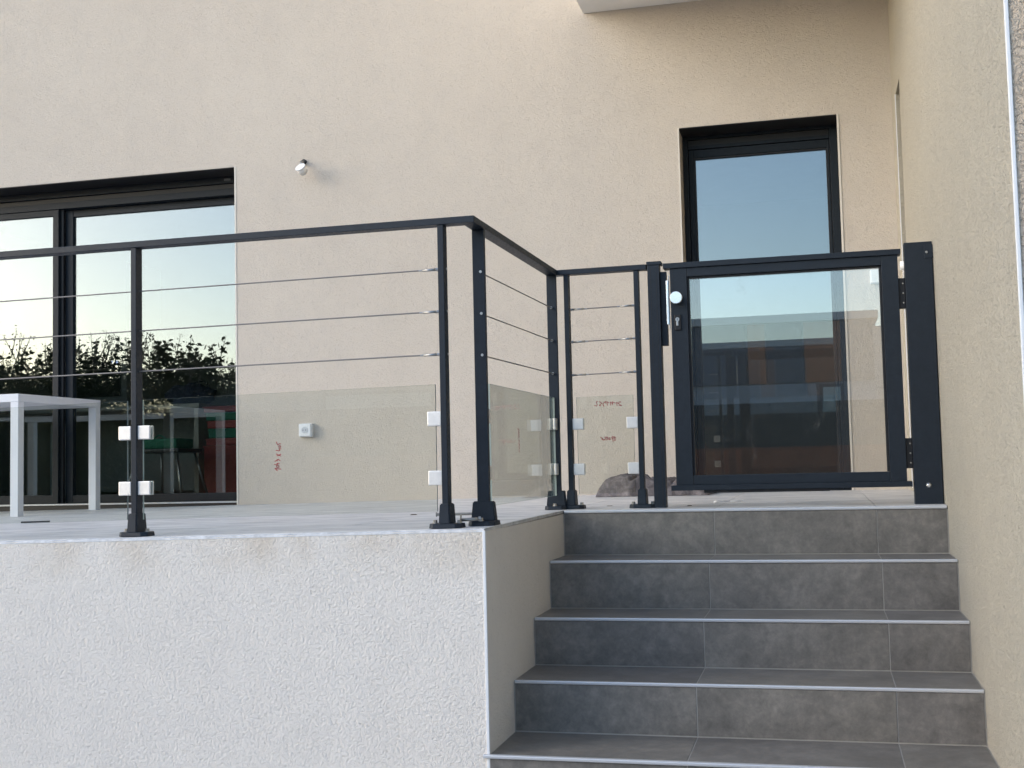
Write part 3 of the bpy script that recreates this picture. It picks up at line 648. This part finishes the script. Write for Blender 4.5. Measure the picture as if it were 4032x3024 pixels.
BG = thing('travel_bag', 'dark navy bag with handle standing on the desk inside', 'bag', (-3.85, 5.15, .736))
bm = newbm(); bmesh.ops.create_icosphere(bm, subdivisions=3, radius=1)
for v in bm.verts: v.co = Vector((-3.87+v.co.x*.22*(1+.08*math.sin(v.co.z*9)), 5.2+v.co.y*.12, .81+v.co.z*(.074 if v.co.z < 0 else .10)+.012*math.sin(v.co.x*8)))
part('body', bm, 'navy', BG)
bm = newbm()
hp = [(-3.78+.07*math.cos(t), 5.2, .85+.075*math.sin(t)) for t in [math.pi*k/10 for k in range(11)]]
for a, c in zip(hp, hp[1:]): acyl(bm, a, c, .007, 8)
part('handle', bm, 'black', BG)
OV = thing('oven_tower', 'black built in oven with lit clock in the dark kitchen', 'oven', (-5.24, 6.2, -.015))
bpart('cabinet', -5.6, -4.95, 6.02, 6.6, -.014, 2.1, 'in_wall', OV, .003); bpart('oven_door', -5.49, -5.0, 6.0, 6.0195, .89, 1.27, 'dark_unit', OV, .004)
bpart('oven_handle', -5.45, -5.04, 5.97, 5.985, 1.12, 1.14, 'steel', OV, .004)
bm = newbm()
for x, segs in ((-5.085, 'abcdfg'), (-5.062, ''), (-5.050, 'bc'), (-5.035, 'abcdef')):
    w, hh = .011, .022; zc = 1.185
    sg = {'a': (x, x+w, zc+hh-.002, zc+hh), 'd': (x, x+w, zc, zc+.002), 'g': (x, x+w, zc+hh/2-.001, zc+hh/2+.001), 'b': (x+w-.002, x+w, zc+hh/2, zc+hh), 'c': (x+w-.002, x+w, zc, zc+hh/2), 'f': (x, x+.002, zc+hh/2, zc+hh), 'e': (x, x+.002, zc, zc+hh/2)}
    for q in segs: a = sg[q]; abox(bm, a[0], a[1], 5.9975, 5.9995, a[2], a[3])
part('clock_display', bm, 'led', OV)
PB = thing('pinboard', 'pale pinboard with papers leaning inside the left pane', 'board', (-5.1, 5.05, -.015))
bpart('board', -5.22, -5.0, 5.3, 5.32, .03, .63, 'paper', PB); bpart('sheet', -5.17, -5.06, 5.296, 5.2995, .42, .58, 'white', PB)

# ------------------------------------------------------------------ across the street (mirrored in the glass)
NB = thing('neighbour_house', 'flat roofed grey house with orange panels across the street', 'house', (-4, -14, ZG))
bm = newbm(); abox(bm, -9.0, 1.94, -22, -13.8, ZG-.3, 2.40); abox(bm, 1.941, 8, -22, -14.1, ZG-.3, 2.31); part('wall', bm, 'neigh', NB)
bpart('roof_edge', -9.08, 1.99, -22.1, -13.72, 2.401, 2.53, 'neigh_w', NB, .01)
for x0, x1, mt in ((-3.2, -.09, 'neigh_dk'), (-.06, .215, 'neigh_or'), (.24, .80, 'neigh_dk'), (.83, 1.40, 'neigh_or'), (1.43, 1.9, 'neigh_dk'), (-4.2, -3.23, 'neigh_or'), (-8.9, -4.23, 'neigh_dk')):
    bpart('cladding_panel', x0, x1, -13.80+.001, -13.76, 1.42, 2.39, mt, NB, .004)
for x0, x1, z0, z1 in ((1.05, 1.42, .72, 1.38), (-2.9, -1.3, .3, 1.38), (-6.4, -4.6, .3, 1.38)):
    w = bpart('window', x0, x1, -13.80+.002, -13.74, z0, z1, 'neigh_dk', NB, .004); bpart('pane', x0+.05, x1-.05, -13.738, -13.735, z0+.05, z1-.05, 'neigh_sky_pane', w)
bpart('garage_door', -.6, 1.0, -13.799, -13.75, ZG+.02, 1.40, 'neigh', NB, .005)
FN = thing('street_fence', 'dark boarded fence across the street', 'fence', (-2, -12, ZG))
for k in range(24):
    x = -10 + k*.72; bpart('fence_board', x, x+.718, -12.03, -11.99, ZG, 1.03, 'fence', FN, .004, None, True)
BW = thing('base_wall', 'low brown wall along the foot of the street fence', 'wall', (-2, -11.9, ZG))
for k in range(9): bpart('wall_block', -10.5+k*2, -8.503+k*2, -11.96, -11.86, ZG, .38, 'brickish', BW, .006, None, True)
def leaves(bm, n, c, rad, s, flat=.0, seed=0):
    rnd = random.Random(seed)
    # clumps spread through the crown's volume
    cl = []
    for _ in range(int(n/34)+1):
        while True:
            v = Vector((rnd.uniform(-1, 1), rnd.uniform(-1, 1), rnd.uniform(-1, 1)))
            if v.z < 0 or v.length < 1.0: break
        cl.append(Vector((c[0]+v.x*rad[0], c[1]+v.y*rad[1], c[2]+v.z*rad[2])))
    for k in range(n):
        q = cl[k % len(cl)]; r = .10*max(rad)
        p = q + Vector((rnd.gauss(0, r), rnd.gauss(0, r), rnd.gauss(0, r*.8)))
        a = Vector((rnd.gauss(0, 1), rnd.gauss(0, 1), rnd.gauss(0, 1))).normalized(); b_ = a.orthogonal().normalized(); ss = s*rnd.uniform(.6, 1.3)
        vs = [bm.verts.new(p+a*ss), bm.verts.new(p+b_*ss*.45), bm.verts.new(p-a*ss), bm.verts.new(p-b_*ss*.45)]
        bm.faces.new(vs)
def shrub(x, y, w, h, mat, label, seed, n=2600, s=.055, cat='shrub', name='hedge_shrub', base=None):
    t = thing(name, label, cat, (x, y, ZG), 'plants across the street')
    rnd = random.Random(seed); bm = newbm()
    top = ZG+h
    if name == 'hedge_shrub': top += .1
    acyl(bm, (x, y, ZG-.02), (x+rnd.uniform(-.1, .1), y, ZG+h*.45), .05+.02*h, 8, .03+.008*h)
    for k in range(7):
        a = rnd.uniform(0, 6.28); zs = ZG+h*rnd.uniform(.2, .5)
        acyl(bm, (x, y, zs), (x+math.cos(a)*w*.42, y+math.sin(a)*w*.3, zs+h*rnd.uniform(.2, .4)), .03, 6, .008)
    sprigs = []
    for k in range(9):
        px = x+rnd.uniform(-.45, .45)*w; pz = top-rnd.uniform(.1, .35)*h*.4; e = Vector((px+rnd.uniform(-.2, .3), y+rnd.uniform(-.2, .2), top+rnd.uniform(.05, .35)))
        acyl(bm, (px, y, pz), e, .012, 5, .004); sprigs.append((Vector((px, y, pz)), e))
    part('trunk', bm, 'bark', t)
    bm = newbm(); zc = ZG+h*.52; leaves(bm, n, (x, y, zc), (w*.62, w*.36, h*.46), s, 0, seed)
    for a, e in sprigs:
        for k in range(26):
            p = a.lerp(e, rnd.random())+Vector((rnd.gauss(0, .045), rnd.gauss(0, .045), rnd.gauss(0, .045))); d = Vector((rnd.gauss(0, 1), rnd.gauss(0, 1), rnd.gauss(0, 1))).normalized(); o_ = d.orthogonal().normalized()
            bm.faces.new([bm.verts.new(p+d*s), bm.verts.new(p+o_*s*.5), bm.verts.new(p-d*s), bm.verts.new(p-o_*s*.5)])
    part('crown', bm, mat, t)
hs = [(-10.2, -9.6, 1.7, 3.3, 'leaf'), (-11.5, -9.9, 1.9, 3.9, 'leaf'), (-12.8, -10.0, 1.9, 3.95, 'leaf2'), (-14.2, -9.8, 1.9, 4.0, 'leaf'), (-15.6, -10.1, 2.0, 3.4, 'leaf'), (-17.0, -10, 2.0, 3.75, 'leaf2'), (-18.4, -10, 2.0, 4.0, 'leaf')]
hl = ['rightmost evergreen shrub of the mirrored hedge', 'second evergreen shrub of the hedge from its right end', 'tall mid green shrub third from the right end of the hedge', 'dark shrub in the middle of the hedge', 'low dark shrub third from the left end of the hedge', 'mid green shrub second from the left end of the hedge', 'leftmost tall dark shrub of the hedge']
for k, ((x, y, w, h, mt), lab) in enumerate(zip(hs, hl)): shrub(x, y, w, h, mt, lab, 11+k, 20000, .030)
for k, (x, h) in enumerate(((-9.8, 3.3), (-11.3, 4.0), (-13.1, 4.05), (-14.9, 3.95), (-16.7, 3.6), (-18.6, 4.0))):
    shrub(x, -11.3, 2.3, h, 'leaf', ['rightmost', 'second', 'third', 'fourth', 'fifth', 'leftmost'][k] + (' dense laurel of the low row behind the hedge' if k in (0, 5) else ' dense laurel from the right in the low row behind the hedge'), 70+k, 26000, .07, 'shrub', 'laurel_shrub')
fl = ['far rounded tree right of the hedge centre', 'far rounded tree behind the hedge centre', 'tallest far tree behind the left of the hedge', 'lowest far tree right of the hedge']
for k, (x, y, w, h, mt) in enumerate([(-25, -40, 9, 6.6, 'leaf3'), (-36, -44, 11, 7.4, 'leaf3'), (-47, -38, 12, 9.6, 'leaf3'), (-20, -46, 9, 7.6, 'leaf3')]):
    shrub(x, y, w, h, mt, fl[k], 40+k, 22000, .10, 'tree', 'far_tree')
